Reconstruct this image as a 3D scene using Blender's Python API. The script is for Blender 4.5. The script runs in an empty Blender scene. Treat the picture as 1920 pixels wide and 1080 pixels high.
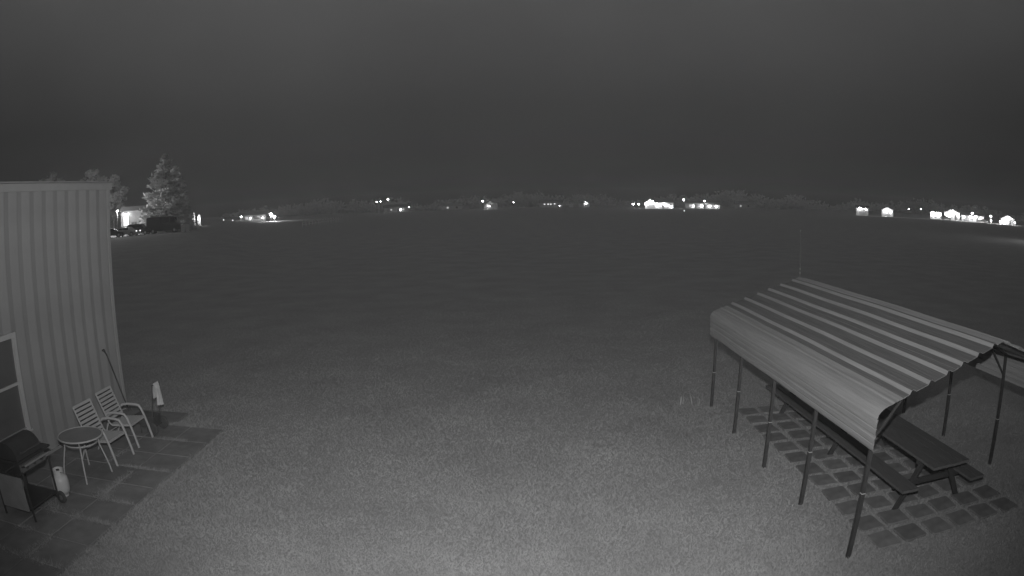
import bpy, math, random
import numpy as np
from mathutils import Matrix, Vector
rnd = random.Random(7)
nrs = np.random.RandomState(11)
SC = bpy.context.scene
COL = SC.collection
R = math.radians

# ---------------------------------------------------------------- camera
CAM_H = 4.016
cd = bpy.data.cameras.new('camera')
cam = bpy.data.objects.new('camera', cd); COL.objects.link(cam)
cd.type = 'PANO'
cd.sensor_fit = 'HORIZONTAL'; cd.sensor_width = 36.0; cd.sensor_height = 20.25
F_MM = 1307.78 * 36.0 / 1920.0
cd.panorama_type = 'FISHEYE_LENS_POLYNOMIAL'
cd.fisheye_fov = R(170)
cd.fisheye_polynomial_k0 = 0.0
cd.fisheye_polynomial_k1 = -1.0 / F_MM
cd.fisheye_polynomial_k2 = 0.0
cd.fisheye_polynomial_k3 = -0.15982 / F_MM ** 3
cd.fisheye_polynomial_k4 = 0.0
cd.clip_start = 0.05; cd.clip_end = 6000
cam.matrix_world = (Matrix.Translation((0, 0, CAM_H)) @ Matrix.Rotation(math.pi / 2 - 0.12456, 4, 'X')
                    @ Matrix.Rotation(-0.0205, 4, 'Z'))
SC.camera = cam

# ---------------------------------------------------------------- night sky (dark overcast, monochrome)
W = bpy.data.worlds.new('World'); SC.world = W; W.use_nodes = True
nt = W.node_tree; nt.nodes.clear()
wo = nt.nodes.new('ShaderNodeOutputWorld'); bg = nt.nodes.new('ShaderNodeBackground')
tc = nt.nodes.new('ShaderNodeTexCoord'); sx = nt.nodes.new('ShaderNodeSeparateXYZ')
rp = nt.nodes.new('ShaderNodeValToRGB')
rp.color_ramp.elements[0].position = 0.0; rp.color_ramp.elements[0].color = (0.012, 0.012, 0.012, 1)
rp.color_ramp.elements[1].position = 0.42; rp.color_ramp.elements[1].color = (0.056, 0.056, 0.056, 1)
el = rp.color_ramp.elements.new(0.14); el.color = (0.018, 0.018, 0.018, 1)
nz = nt.nodes.new('ShaderNodeTexNoise'); nz.inputs['Scale'].default_value = 3.0; nz.inputs['Detail'].default_value = 3
mx = nt.nodes.new('ShaderNodeMapRange')
mx.inputs['To Min'].default_value = 0.62; mx.inputs['To Max'].default_value = 1.38
nt.links.new(tc.outputs['Generated'], sx.inputs[0]); nt.links.new(sx.outputs['Z'], rp.inputs[0])
nt.links.new(tc.outputs['Generated'], nz.inputs['Vector']); nt.links.new(nz.outputs[0], mx.inputs['Value'])
gl = nt.nodes.new('ShaderNodeMapRange'); gl.inputs['From Min'].default_value = -0.8; gl.inputs['From Max'].default_value = 0.8
gl.inputs['To Min'].default_value = 1.10; gl.inputs['To Max'].default_value = 0.90
gm = nt.nodes.new('ShaderNodeMath'); gm.operation = 'MULTIPLY'
nt.links.new(sx.outputs['X'], gl.inputs['Value']); nt.links.new(gl.outputs[0], gm.inputs[0]); nt.links.new(mx.outputs[0], gm.inputs[1])
nt.links.new(rp.outputs['Color'], bg.inputs['Color']); nt.links.new(gm.outputs[0], bg.inputs['Strength'])
nt.links.new(bg.outputs[0], wo.inputs[0])

# moon behind thick cloud: very weak and very soft
ml = bpy.data.lights.new('moon', 'SUN'); ml.energy = 0.085; ml.angle = R(90); ml.color = (1, 1, 1)
moon = bpy.data.objects.new('moon', ml); COL.objects.link(moon)
moon.rotation_euler = (R(12), R(-8), 0)

# the infrared lamp of the surveillance camera itself: the only thing that lights the yard
il = bpy.data.lights.new('infrared_illuminator', 'SPOT'); il.energy = 3800; il.spot_size = R(140); il.spot_blend = 1.0
il.shadow_soft_size = 0.04; il.color = (1, 1, 1)
ir = bpy.data.objects.new('infrared_illuminator', il); COL.objects.link(ir)
ir.matrix_world = Matrix.Translation((0.03, -0.02, CAM_H + 0.40)) @ Matrix.Rotation(math.pi / 2 + 0.17, 4, 'X')

SC.view_settings.view_transform = 'Standard'; SC.view_settings.look = 'None'
SC.view_settings.exposure = 0.0; SC.view_settings.gamma = 1.0; SC.view_settings.use_curve_mapping = False
SC.render.engine = 'CYCLES'
try:
    SC.cycles.max_bounces = 4; SC.cycles.diffuse_bounces = 2; SC.cycles.glossy_bounces = 2
    SC.cycles.sample_clamp_indirect = 2.0; SC.cycles.caustics_reflective = False; SC.cycles.caustics_refractive = False
except Exception:
    pass

# ---------------------------------------------------------------- materials (monochrome infrared picture)
MATS = {}
def mat(name, v, rough=0.7, amp=0.12, scale=6.0, bump=0.0, metal=0.0, spec=0.3, amp2=0.0, scale2=0.6, stretch=None, detail=5, rand=0.0):
    if name in MATS: return MATS[name]
    m = bpy.data.materials.new(name); m.use_nodes = True
    n = m.node_tree; p = n.nodes['Principled BSDF']
    p.inputs['Roughness'].default_value = rough; p.inputs['Metallic'].default_value = metal
    p.inputs['Specular IOR Level'].default_value = spec
    t = n.nodes.new('ShaderNodeTexCoord'); mp = n.nodes.new('ShaderNodeMapping')
    if stretch: mp.inputs['Scale'].default_value = stretch
    n.links.new(t.outputs['Object'], mp.inputs[0])
    a = n.nodes.new('ShaderNodeTexNoise'); a.inputs['Scale'].default_value = scale; a.inputs['Detail'].default_value = detail
    b = n.nodes.new('ShaderNodeTexNoise'); b.inputs['Scale'].default_value = scale2; b.inputs['Detail'].default_value = 3
    n.links.new(mp.outputs[0], a.inputs['Vector']); n.links.new(mp.outputs[0], b.inputs['Vector'])
    def rng(src, k):
        r = n.nodes.new('ShaderNodeMapRange'); r.inputs['From Min'].default_value = 0.25; r.inputs['From Max'].default_value = 0.75
        r.inputs['To Min'].default_value = 1 - k; r.inputs['To Max'].default_value = 1 + k
        n.links.new(src, r.inputs['Value']); return r.outputs[0]
    mu = n.nodes.new('ShaderNodeMath'); mu.operation = 'MULTIPLY'
    n.links.new(rng(a.outputs[0], amp), mu.inputs[0]); n.links.new(rng(b.outputs[0], amp2), mu.inputs[1])
    m2 = n.nodes.new('ShaderNodeMath'); m2.operation = 'MULTIPLY'; m2.inputs[1].default_value = v; m2.use_clamp = True
    if rand:
        oi = n.nodes.new('ShaderNodeObjectInfo'); rr_ = n.nodes.new('ShaderNodeMapRange'); rr_.inputs['To Min'].default_value = 1 - rand; rr_.inputs['To Max'].default_value = 1 + rand
        m3 = n.nodes.new('ShaderNodeMath'); m3.operation = 'MULTIPLY'
        n.links.new(oi.outputs['Random'], rr_.inputs['Value']); n.links.new(rr_.outputs[0], m3.inputs[0]); n.links.new(mu.outputs[0], m3.inputs[1]); mu = m3
    n.links.new(mu.outputs[0], m2.inputs[0])
    n.links.new(m2.outputs[0], p.inputs['Base Color'])
    if bump:
        bp = n.nodes.new('ShaderNodeBump'); bp.inputs['Strength'].default_value = bump; bp.inputs['Distance'].default_value = 0.02
        n.links.new(a.outputs[0], bp.inputs['Height']); n.links.new(bp.outputs[0], p.inputs['Normal'])
    MATS[name] = m; return m
def emit(name, s, v=1.0):
    if name in MATS: return MATS[name]
    m = bpy.data.materials.new(name); m.use_nodes = True
    p = m.node_tree.nodes['Principled BSDF']
    p.inputs['Base Color'].default_value = (.8, .8, .8, 1)
    p.inputs['Emission Color'].default_value = (v, v, v, 1); p.inputs['Emission Strength'].default_value = s
    MATS[name] = m; return m
M_LAWN = mat('lawn_ground', 0.29, 0.95, 0.07, 9.0, 0.06, amp2=0.10, scale2=0.55, spec=0.05)
M_BLADE = mat('grass_blades', 0.345, 0.9, 0.10, 2.0, amp2=0.15, scale2=0.55, spec=0.05)
_n = M_BLADE.node_tree; _g = _n.nodes.new('ShaderNodeNewGeometry'); _a = _n.nodes.new('ShaderNodeVectorMath'); _a.operation = 'MULTIPLY_ADD'
_a.inputs[1].default_value = (.50, .50, .50); _a.inputs[2].default_value = (0, 0, .75)
_b = _n.nodes.new('ShaderNodeVectorMath'); _b.operation = 'NORMALIZE'
_n.links.new(_g.outputs['Normal'], _a.inputs[0]); _n.links.new(_a.outputs[0], _b.inputs[0]); _n.links.new(_b.outputs[0], _n.nodes['Principled BSDF'].inputs['Normal'])
M_SIDING = mat('painted_metal_siding', 0.275, 0.6, 0.05, 3.0, spec=0.25, amp2=0.10, rand=.05)
M_TRIM = mat('pale_metal_trim', 0.35, 0.55, 0.05, 4.0)
M_FRAME = mat('white_window_frame', 0.46, 0.5, 0.05, 9.0)
M_PANE = mat('dark_window_glass', 0.12, 0.08, 0.1, 1.0, spec=0.6)
M_SLAB = mat('dark_patio_stone', 0.19, 0.9, 0.15, 5.0, 0.3, amp2=0.18, scale2=1.1, rand=.10)
M_PAVER = mat('dark_concrete_paver', 0.175, 0.95, 0.14, 7.0, 0.3, amp2=0.20, scale2=2.5, rand=.16)
M_ROOF = mat('galvanised_sheet', 0.28, 0.55, 0.16, 5.0, spec=0.3, stretch=(6, 0.25, 6), amp2=0.08)
M_PAN = mat('streaked_shaded_pan', 0.13, 0.6, 0.30, 5.0, spec=0.3, stretch=(14, 0.25, 14), amp2=0.12)  # streaky; shade of the flats between ribs is put into the colour
M_POST = mat('weathered_steel_tube', 0.045, 0.7, 0.2, 12.0)
M_SLEEVE = mat('bright_tube_rim', 0.42, 0.4, 0.05, 9.0)
M_WOOD = mat('dark_stained_timber', 0.095, 0.85, 0.16, 9.0, 0.2, stretch=(4, .4, 4))
M_WOODL = mat('dark_timber_frame', 0.04, 0.9, 0.16, 9.0)
M_CHAIR = mat('pale_painted_aluminium', 0.40, 0.5, 0.06, 8.0)
M_GLASSTOP = mat('smoked_glass_top', 0.17, 0.15, 0.12, 3.0, spec=0.6)
M_GRILL = mat('black_enamel', 0.045, 0.45, 0.2, 5.0)
M_GRILL2 = mat('grey_grill_panel', 0.13, 0.6, 0.1, 5.0)
M_GRILL3 = mat('pale_grill_end', 0.22, 0.6, 0.12, 5.0)
M_GRILLH = mat('steel_handle', 0.22, 0.45, 0.1, 6.0)
M_TANK = mat('white_tank_enamel', 0.50, 0.4, 0.06, 9.0)
M_RUBBER = mat('black_rubber', 0.07, 0.85, 0.2, 10.0)
M_CLOTH = mat('pale_cloth', 0.60, 0.9, 0.16, 9.0, 0.4)
M_DARK = mat('dark_plastic', 0.07, 0.7, 0.2, 8.0)
M_LEAF = mat('leaves', 0.38, 0.8, 0.35, 0.7, spec=0.1)
M_NEEDLE = mat('needles', 0.62, 0.8, 0.35, 0.6, spec=0.1)
M_BARK = mat('bark', 0.22, 0.9, 0.3, 4.0)
M_HWALL = mat('pale_house_siding', 0.65, 0.8, 0.06, 2.0)
M_HROOF = mat('shingle_roof', 0.26, 0.9, 0.15, 3.0)
M_ASPH = mat('asphalt_drive', 0.16, 0.9, 0.15, 2.0)
M_CAR = mat('dark_car_paint', 0.06, 0.35, 0.05, 2.0, spec=0.5)
M_CARL = mat('pale_car_paint', 0.55, 0.35, 0.05, 2.0, spec=0.5)
M_CARG = mat('car_glass', 0.05, 0.1, 0.05, 2.0, spec=0.6)
M_BIN = mat('grey_plastic_bin', 0.7, 0.6, 0.08, 5.0)
M_WOODS = mat('far_woods', 0.80, 0.95, 0.15, 0.12, spec=0.05)
_n = M_WOODS.node_tree; _t = _n.nodes.new('ShaderNodeBsdfTranslucent'); _t.inputs[0].default_value = (.8, .8, .8, 1); _m = _n.nodes.new('ShaderNodeMixShader'); _m.inputs[0].default_value = .5
_o = _n.nodes['Material Output']; _n.links.new(_n.nodes['Principled BSDF'].outputs[0], _m.inputs[1]); _n.links.new(_t.outputs[0], _m.inputs[2]); _n.links.new(_m.outputs[0], _o.inputs[0])
M_WEED = mat('dry_stalk', 0.5, 0.8, 0.1, 6.0)
M_LAMP = emit('lamp_glow', 60.0)
M_WIN = emit('lit_window', 1.6)
M_WIN2 = emit('faint_lit_window', 0.5)

# ---------------------------------------------------------------- mesh helper
class MB:
    def __init__(s): s.v = []; s.f = []
    def add(s, vs, fs):
        o = len(s.v); s.v += [tuple(p) for p in vs]; s.f += [tuple(i + o for i in q) for q in fs]; return s
    def box(s, c, d, rot=None, taper=1.0):
        hx, hy, hz = d[0] / 2, d[1] / 2, d[2] / 2
        P = []
        for z in (-hz, hz):
            k = taper if z > 0 else 1.0
            P += [Vector((-hx * k, -hy * k, z)), Vector((hx * k, -hy * k, z)), Vector((hx * k, hy * k, z)), Vector((-hx * k, hy * k, z))]
        if rot is not None: P = [rot @ p for p in P]
        c = Vector(c)
        return s.add([p + c for p in P], [(3, 2, 1, 0), (4, 5, 6, 7), (0, 1, 5, 4), (1, 2, 6, 5), (2, 3, 7, 6), (3, 0, 4, 7)])
    def bar(s, a, b, w, h=None, up=(0, 0, 1)):
        a = Vector(a); b = Vector(b); d = b - a; L = d.length; z = d.normalized()
        u = Vector(up)
        if abs(z.dot(u)) > .98: u = Vector((0, 1, 0))
        x = u.cross(z).normalized(); y = z.cross(x)
        rot = Matrix((x, y, z)).transposed()
        return s.box((a + b) / 2, (w, h or w, L), rot)
    def tube(s, pts, r, n=8, caps=True):
        pts = [Vector(p) for p in pts]; rs = r if isinstance(r, (list, tuple)) else [r] * len(pts)
        rings = []; px = None
        for i, p in enumerate(pts):
            t = (pts[min(i + 1, len(pts) - 1)] - pts[max(i - 1, 0)]).normalized()
            if px is None:
                u = Vector((0, 0, 1)) if abs(t.z) < .9 else Vector((1, 0, 0)); px = u.cross(t).normalized()
            else: px = (px - t * px.dot(t)).normalized()
            y = t.cross(px)
            rings.append([p + (px * math.cos(2 * math.pi * k / n) + y * math.sin(2 * math.pi * k / n)) * rs[i] for k in range(n)])
        vs = [q for g in rings for q in g]; fs = []
        for i in range(len(pts) - 1):
            for k in range(n):
                a = i * n + k; b = i * n + (k + 1) % n; fs.append((a, b, b + n, a + n))
        if caps: fs.append(tuple(range(n))[::-1]); fs.append(tuple((len(pts) - 1) * n + k for k in range(n)))
        return s.add(vs, fs)
    def lathe(s, prof, n=20, c=(0, 0, 0), axis='z'):
        vs = []; fs = []
        for (r, h) in prof:
            for k in range(n):
                a = 2 * math.pi * k / n
                p = (r * math.cos(a), r * math.sin(a), h)
                if axis == 'y': p = (p[0], p[2], p[1])
                vs.append((p[0] + c[0], p[1] + c[1], p[2] + c[2]))
        m = len(prof)
        for i in range(m - 1):
            for k in range(n):
                a = i * n + k; b = i * n + (k + 1) % n; fs.append((a, b, b + n, a + n))
        fs.append(tuple(range(n))[::-1]); fs.append(tuple((m - 1) * n + k for k in range(n)))
        return s.add(vs, fs)
    def extrude(s, poly, y0, y1):          # closed polygon in x,z pushed along y
        n = len(poly)
        vs = [(x, y0, z) for x, z in poly] + [(x, y1, z) for x, z in poly]
        fs = [(i, (i + 1) % n, (i + 1) % n + n, i + n) for i in range(n)]
        fs += [tuple(range(n))[::-1], tuple(range(n, 2 * n))]
        return s.add(vs, fs)
    def mesh(s, name, m, smooth=False):
        me = bpy.data.meshes.new(name); me.from_pydata(s.v, [], s.f); me.materials.append(m)
        if smooth:
            me.polygons.foreach_set('use_smooth', [True] * len(me.polygons))
            try: me.set_sharp_from_angle(angle=R(40))
            except Exception: pass
        me.update(); return me
    def build(s, name, m, parent=None, smooth=False, loc=None):
        o = bpy.data.objects.new(name, s.mesh(name, m, smooth)); COL.objects.link(o)
        if parent is not None: o.parent = parent
        if loc: o.location = loc
        return o
def inst(name, me, parent=None, loc=(0, 0, 0), rot=(0, 0, 0), scale=None):
    o = bpy.data.objects.new(name, me); COL.objects.link(o); o.location = loc; o.rotation_euler = rot
    if scale: o.scale = scale
    if parent is not None: o.parent = parent
    return o
def tag(o, label=None, cat=None, group=None, kind=None):
    if label: o['label'] = label
    if cat: o['category'] = cat
    if group: o['group'] = group
    if kind: o['kind'] = kind
    return o
def thing(name, label, cat, loc=(0, 0, 0), rz=0.0, group=None):
    o = bpy.data.objects.new(name, None); COL.objects.link(o); o.empty_display_size = 0.3
    o.location = loc; o.rotation_euler = (0, 0, rz); return tag(o, label, cat, group)
def copy_tree(o, parent=None):
    c = o.copy(); COL.objects.link(c); c.parent = parent
    for ch in list(o.children): copy_tree(ch, c)
    return c
def sstep(a, b, x):
    t = min(1, max(0, (x - a) / (b - a))); return t * t * (3 - 2 * t)
def terrain(x, y):
    d = math.hypot(x, y); az = math.degrees(math.atan2(x, y))
    if abs(az) > 120: return 0.0
    return 1.9 * sstep(35, 100, d) * (1 - sstep(-25.5, -20, az))
def polar(az, d, z=None):
    x = d * math.sin(R(az)); y = d * math.cos(R(az))
    return Vector((x, y, terrain(x, y) if z is None else z))

# ---------------------------------------------------------------- ground
def make_ground():
    rads = [0.0, 3, 6, 9, 12, 16, 20, 26, 34, 42, 50, 60, 70, 80, 90, 100, 115, 135, 160, 200, 260, 340, 450, 640, 840]
    na = 120; vs = [(0, 0, 0)]; fs = []
    for r in rads[1:]:
        for k in range(na):
            a = 2 * math.pi * k / na; x = r * math.sin(a); y = r * math.cos(a); vs.append((x, y, terrain(x, y)))
    for k in range(na): fs.append((0, 1 + (k + 1) % na, 1 + k))
    for i in range(len(rads) - 2):
        for k in range(na):
            a = 1 + i * na + k; b = 1 + i * na + (k + 1) % na; fs.append((a, b, b + na, a + na))
    o = MB().add(vs, fs).build('ground', M_LAWN, smooth=True)
    tag(o, 'wide mown grass field running to the dark horizon', 'ground', kind='structure')
make_ground()

# patio: dark slabs along the building
PX0, PX1 = -8.42, -5.47
patio = bpy.data.objects.new('patio', None); COL.objects.link(patio)
tag(patio, 'dark stone slab patio along the metal building', 'patio', kind='structure')
cols = [(-8.42, -7.696), (-7.684, -6.956), (-6.944, -6.218), (-6.202, -5.47)]
rows = [(4.55, 5.37), (5.39, 6.10), (6.112, 6.81), (6.83, 7.56), (7.58, 8.24), (8.252, 8.935), (8.96, 9.70), (9.712, 10.445), (10.47, 11.27)]
slabs = []
for (a, b) in cols:
    for (c, d) in rows: slabs.append((a, b, c, d))
slabs += [(-8.42, -7.55, 11.45, 12.16), (-7.53, -6.72, 11.45, 12.16)]
for (a, b, c, d) in slabs:
    j = lambda k=0.005: rnd.uniform(-k, k)
    z = 0.045 + rnd.uniform(-.006, .006)
    xs = [a + j(), b + j(), b + j(), a + j()]; ys = [c + j(), c + j(), d + j(), d + j()]
    ins = 0.009
    cx_, cy_ = (a + b) / 2, (c + d) / 2
    top = [(x + (ins if x < cx_ else -ins), y + (ins if y < cy_ else -ins), z + j(.003)) for x, y in zip(xs, ys)]
    low = [(x, y, z - .008) for x, y in zip(xs, ys)]; bot = [(x, y, -0.03) for x, y in zip(xs, ys)]
    m = MB().add(bot + low + top, [(8, 9, 10, 11), (0, 1, 5, 4), (1, 2, 6, 5), (2, 3, 7, 6), (3, 0, 4, 7), (4, 5, 9, 8), (5, 6, 10, 9), (6, 7, 11, 10), (7, 4, 8, 11)])
    m.build('slab', M_SLAB, patio)

MB().box((-6.945, 7.92, .005), (2.93, 6.68, .058)).build('bedding', M_SLAB, patio)
# carport floor: square pavers with grass between
pf = bpy.data.objects.new('paver_floor', None); COL.objects.link(pf)
tag(pf, 'square dark pavers with grass joints under the carport', 'paving', kind='structure')
PAV = []
def paver_mesh(seed):
    q = random.Random(seed); n = 8; base = []
    for i in range(4):
        sx_, sy_ = ((-1, -1), (1, -1), (1, 1), (-1, 1))[i]
        base.append((sx_ * (.190 + q.uniform(-.022, .016)), sy_ * (.204 + q.uniform(-.026, .018))))
    poly = []
    for i in range(4):
        a = base[i]; p = base[i - 1]; nx = base[(i + 1) % 4]
        poly.append((a[0] + (p[0] - a[0]) * .07, a[1] + (p[1] - a[1]) * .07)); poly.append((a[0] + (nx[0] - a[0]) * .07, a[1] + (nx[1] - a[1]) * .07))
    vs = [(x, y, -0.03) for x, y in poly] + [(x, y, .022) for x, y in poly] + [(x * .95, y * .95, .030) for x, y in poly]
    fs = [tuple(range(16, 24))]
    for k in range(8):
        b = (k + 1) % 8; fs += [(k, b, b + 8, k + 8), (k + 8, b + 8, b + 16, k + 16)]
    return MB().add(vs, fs).mesh('paver', M_PAVER)
pms = [paver_mesh(s) for s in range(6)]
for i in range(6):
    for k in range(12):
        x = 4.50 + .472 * i + rnd.uniform(-.015, .015); y = 6.30 + .522 * k + rnd.uniform(-.015, .015)
        PAV.append((x, y)); inst('paver', rnd.choice(pms), pf, (x, y, rnd.uniform(-.008, .004)), (rnd.uniform(-.01, .01), rnd.uniform(-.01, .01), rnd.uniform(-.05, .05)))

# grass blades (stuff)
def make_grass():
    N = 1000000
    u = nrs.rand(N); az = (nrs.rand(N) - .5) * R(112)
    d = 4.5 * (34.0 / 4.5) ** u
    # density about 1/d: keeps the nearby lawn thick
    x = d * np.sin(az); y = d * np.cos(az)
    keep = np.ones(N, bool)
    keep &= ~((x < -5.43) & (x > -8.6) & (y > 4.4) & (y < 11.3))
    keep &= ~((x < -6.66) & (x > -8.6) & (y > 11.25) & (y < 12.2))
    keep &= ~((x < -8.45) & (y < 12.4))
    gi = np.round((x - 4.50) / .472); gj = np.round((y - 6.30) / .522)
    on = (gi >= 0) & (gi <= 5) & (gj >= 0) & (gj <= 11) & (np.abs(x - 4.5 - gi * .472) < .165) & (np.abs(y - 6.3 - gj * .522) < .178)
    keep &= ~on
    keep &= nrs.rand(N) < np.clip(1.25 - d / 26.0, .0, 1)
    x = x[keep]; y = y[keep]; d = d[keep]
    # tufts grown through the patio joints
    ex = []; 
    def joint(x0, y0, x1, y1, n, w=.03):
        t = nrs.rand(n); ex.append(np.stack([x0 + (x1 - x0) * t + nrs.randn(n) * w, y0 + (y1 - y0) * t + nrs.randn(n) * w], 1))
    joint(-6.6, 8.95, -5.55, 8.95, 900, .02); joint(-6.21, 7.6, -6.21, 8.7, 1500, .05); joint(-6.35, 7.75, -6.05, 7.60, 700, .07)
    joint(-5.9, 7.57, -5.5, 7.57, 250, .015); joint(-6.25, 6.82, -5.47, 6.82, 800, .018); joint(-6.3, 6.95, -6.15, 6.75, 300, .05)
    joint(-6.55, 10.46, -5.9, 10.46, 500, .015); joint(-6.95, 7.0, -6.6, 6.85, 900, .07); joint(-6.21, 5.4, -6.21, 6.2, 500, .05)
    joint(-6.9, 5.38, -5.5, 5.38, 700, .03); joint(-6.95, 9.0, -6.95, 9.6, 400, .03); joint(-8.4, 11.36, -6.2, 11.36, 2200, .05)
    joint(-6.95, 6.1, -6.6, 6.1, 350, .04); joint(-5.44, 5.0, -5.44, 11.2, 1200, .015)
    # uncut growth round the carport feet and scattered tufts in the lawn
    for k in range(5):
        for px in (3.85, 7.68):
            t = nrs.randn(70, 2) * .07; ex.append(np.stack([px + t[:, 0], 6.11 + 1.6 * k + t[:, 1]], 1))
    for k in range(420):
        a_ = (nrs.rand() - .5) * 1.5; d_ = 5.5 + 13 * nrs.rand() ** 1.3; tx, ty = d_ * math.sin(a_), d_ * math.cos(a_)
        if tx < -5.3 or (4.1 < tx < 7.2 and 5.9 < ty < 12.6): continue
        t = nrs.randn(16, 2) * .035; ex.append(np.stack([tx + t[:, 0], ty + t[:, 1]], 1))
    E = np.concatenate(ex); x = np.concatenate([x, E[:, 0]]); y = np.concatenate([y, E[:, 1]])
    d = np.hypot(x, y); n = len(x)
    h = (0.016 + .018 * nrs.rand(n) ** 2) * (1 + .25 * np.sin(x * 1.3 + 1) * np.sin(y * .9)) * (1 + .012 * d)
    h[-len(E):] = .056 + .030 * nrs.rand(len(E)); mj = E[:, 0] > -5.46; h[-len(E):][mj] = .03 + .03 * nrs.rand(mj.sum())
    tall = nrs.rand(n) < .006; h[tall] *= 1.9
    w = (.0028 + .0028 * nrs.rand(n)) * (1 + d * .08)
    a = nrs.rand(n) * 2 * np.pi; la = nrs.rand(n) * 2 * np.pi; ln = h * (.5 + .9 * nrs.rand(n))
    z0 = np.zeros(n) - .004
    V = np.empty((n, 3, 3))
    V[:, 0] = np.stack([x - np.cos(a) * w, y - np.sin(a) * w, z0], 1); V[:, 1] = np.stack([x + np.cos(a) * w, y + np.sin(a) * w, z0], 1)
    V[:, 2] = np.stack([x + np.cos(la) * ln, y + np.sin(la) * ln, h], 1)
    me = bpy.data.meshes.new('grass'); me.vertices.add(n * 3); me.loops.add(n * 3); me.polygons.add(n)
    me.vertices.foreach_set('co', V.ravel()); me.loops.foreach_set('vertex_index', np.arange(n * 3, dtype=np.int32))
    me.polygons.foreach_set('loop_start', np.arange(0, n * 3, 3, dtype=np.int32))
    me.materials.append(M_BLADE); me.update()
    o = bpy.data.objects.new('grass', me); COL.objects.link(o)
    tag(o, 'short mown grass covering the yard', 'grass', kind='stuff')
make_grass()

# ---------------------------------------------------------------- metal building on the left
WX, WY, WZ = -8.53, 12.27, 4.89
bld = thing('metal_building', 'tall pale ribbed metal building with a white framed window', 'building', (WX, WY, 0))
MODW = 0.408
def panel_poly():   # plan profile of one panel along -y; returns list of (t, out)
    return [(0, 0), (.014, .042), (.026, .054), (.045, .058), (.075, .053), (.150, .033), (.215, .013), (.258, 0), (MODW, 0)]
def panel_mesh(z0, z1):
    pr = panel_poly(); vs = []; fs = []
    zs = [z0, z1]
    for (t, o) in pr:
        for z in zs: vs.append((o, -t, z))
    n = len(pr)
    for i in range(n - 1): fs.append((2 * i, 2 * i + 1, 2 * i + 3, 2 * i + 2))
    k = len(vs)
    for (t, o) in pr:
        for z in zs: vs.append((-.012, -t, z))
    for i in range(n - 1): fs.append((k + 2 * i, k + 2 * i + 2, k + 2 * i + 3, k + 2 * i + 1))
    for i in range(n - 1):
        fs.append((2 * i, 2 * i + 2, k + 2 * i + 2, k + 2 * i)); fs.append((2 * i + 1, k + 2 * i + 1, k + 2 * i + 3, 2 * i + 3))
    fs.append((0, k, k + 1, 1)); e = 2 * (n - 1); fs.append((e, e + 1, k + e + 1, k + e))
    return MB().add(vs, fs).mesh('siding_panel', M_SIDING)
pm_full = panel_mesh(0.06, 4.80); pm_lo = panel_mesh(0.06, .60); pm_hi = panel_mesh(2.37, 4.80)
for k in range(31):
    y = -.10 - MODW * k
    if k in (9, 10, 11):
        inst('siding_panel', pm_lo, bld, (0, y, 0)); inst('siding_panel', pm_hi, bld, (0, y, 0))
    else: inst('siding_panel', pm_full, bld, (0, y, 0))
MB().box((-5.02, -6.45, 2.4), (10.0, 12.9, 4.8)).build('wall_core', M_SIDING, bld)
MB().box((.022, -6.4, 4.845), (.095, 13.0, .09)).box((.055, -6.4, 4.775), (.03, 13.0, .05)).build('eave_trim', M_TRIM, bld)
m = MB(); m.box((.026, -.05, 2.4), (.074, .104, 4.79)); m.box((-.10, .028, 2.4), (.178, .05, 4.79)); m.build('corner_trim', M_TRIM, bld)
MB().box((.014, -6.5, .028), (.05, 12.8, .056)).build('base_trim', M_TRIM, bld)
MB().extrude([(.10, 4.895), (.10, 4.925), (-5.0, 5.25), (-10.2, 4.925), (-10.2, 4.895), (-5.0, 5.21)], -13.1, .12).build('roof', M_HROOF, bld)
# window, y from -3.77 to -5.0 local (opening), z .69 .. 2.28
wy0, wy1, wz0, wz1 = -5.00, -3.77, .69, 2.28
win = MB().box((.02, wy0 - .0, (wz0 + wz1) / 2), (.10, .09, wz1 - wz0 + .18)).box((.02, wy1, (wz0 + wz1) / 2), (.10, .09, wz1 - wz0 + .18))
win.box((.0195, (wy0 + wy1) / 2, wz0 - .045), (.099, wy1 - wy0 - .09, .09)).box((.0195, (wy0 + wy1) / 2, wz1 + .045), (.099, wy1 - wy0 - .09, .09))
wo_ = win.build('window', M_FRAME, bld)
MB().box((.025, (wy0 + wy1) / 2, 1.49), (.05, wy1 - wy0 - .091, .05)).build('meeting_rail', M_FRAME, wo_)
MB().box((.075, (wy0 + wy1) / 2, wz0 - .065), (.05, wy1 - wy0 + .16, .035)).build('sill', M_FRAME, wo_)
MB().box((-.002, (wy0 + wy1) / 2, (wz0 + 1.465) / 2), (.012, wy1 - wy0 - .092, 1.465 - wz0)).build('pane', M_PANE, wo_)
MB().box((.008, (wy0 + wy1) / 2, (wz1 + 1.515) / 2), (.012, wy1 - wy0 - .092, wz1 - 1.515)).build('pane', M_PANE, wo_)

# long-handled tool leaning on the wall
tl = thing('garden_tool', 'dark curved long handled tool leaning on the ribbed metal wall', 'garden tool', (-8.1, 11.95, 0))
MB().tube([(-.16, .04, .08), (-.20, -.01, .30), (-.26, -.10, .70), (-.31, -.20, 1.08), (-.335, -.30, 1.33), (-.345, -.35, 1.42)], .016, 8).build('handle', M_DARK, tl, True)
MB().tube([(-.343, -.34, 1.41), (-.348, -.375, 1.45), (-.345, -.43, 1.455)], [.022, .026, .022], 8).build('grip', M_RUBBER, tl, True)
MB().add([(-.19, .02, .11), (-.13, .07, .11), (-.07, .05, .012), (-.15, -.02, .012), (-.18, .03, .116), (-.12, .08, .116), (-.06, .06, .02), (-.14, -.01, .02)],
         [(0, 1, 2, 3), (7, 6, 5, 4), (0, 4, 5, 1), (1, 5, 6, 2), (2, 6, 7, 3), (3, 7, 4, 0)]).build('blade', M_DARK, tl)

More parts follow.
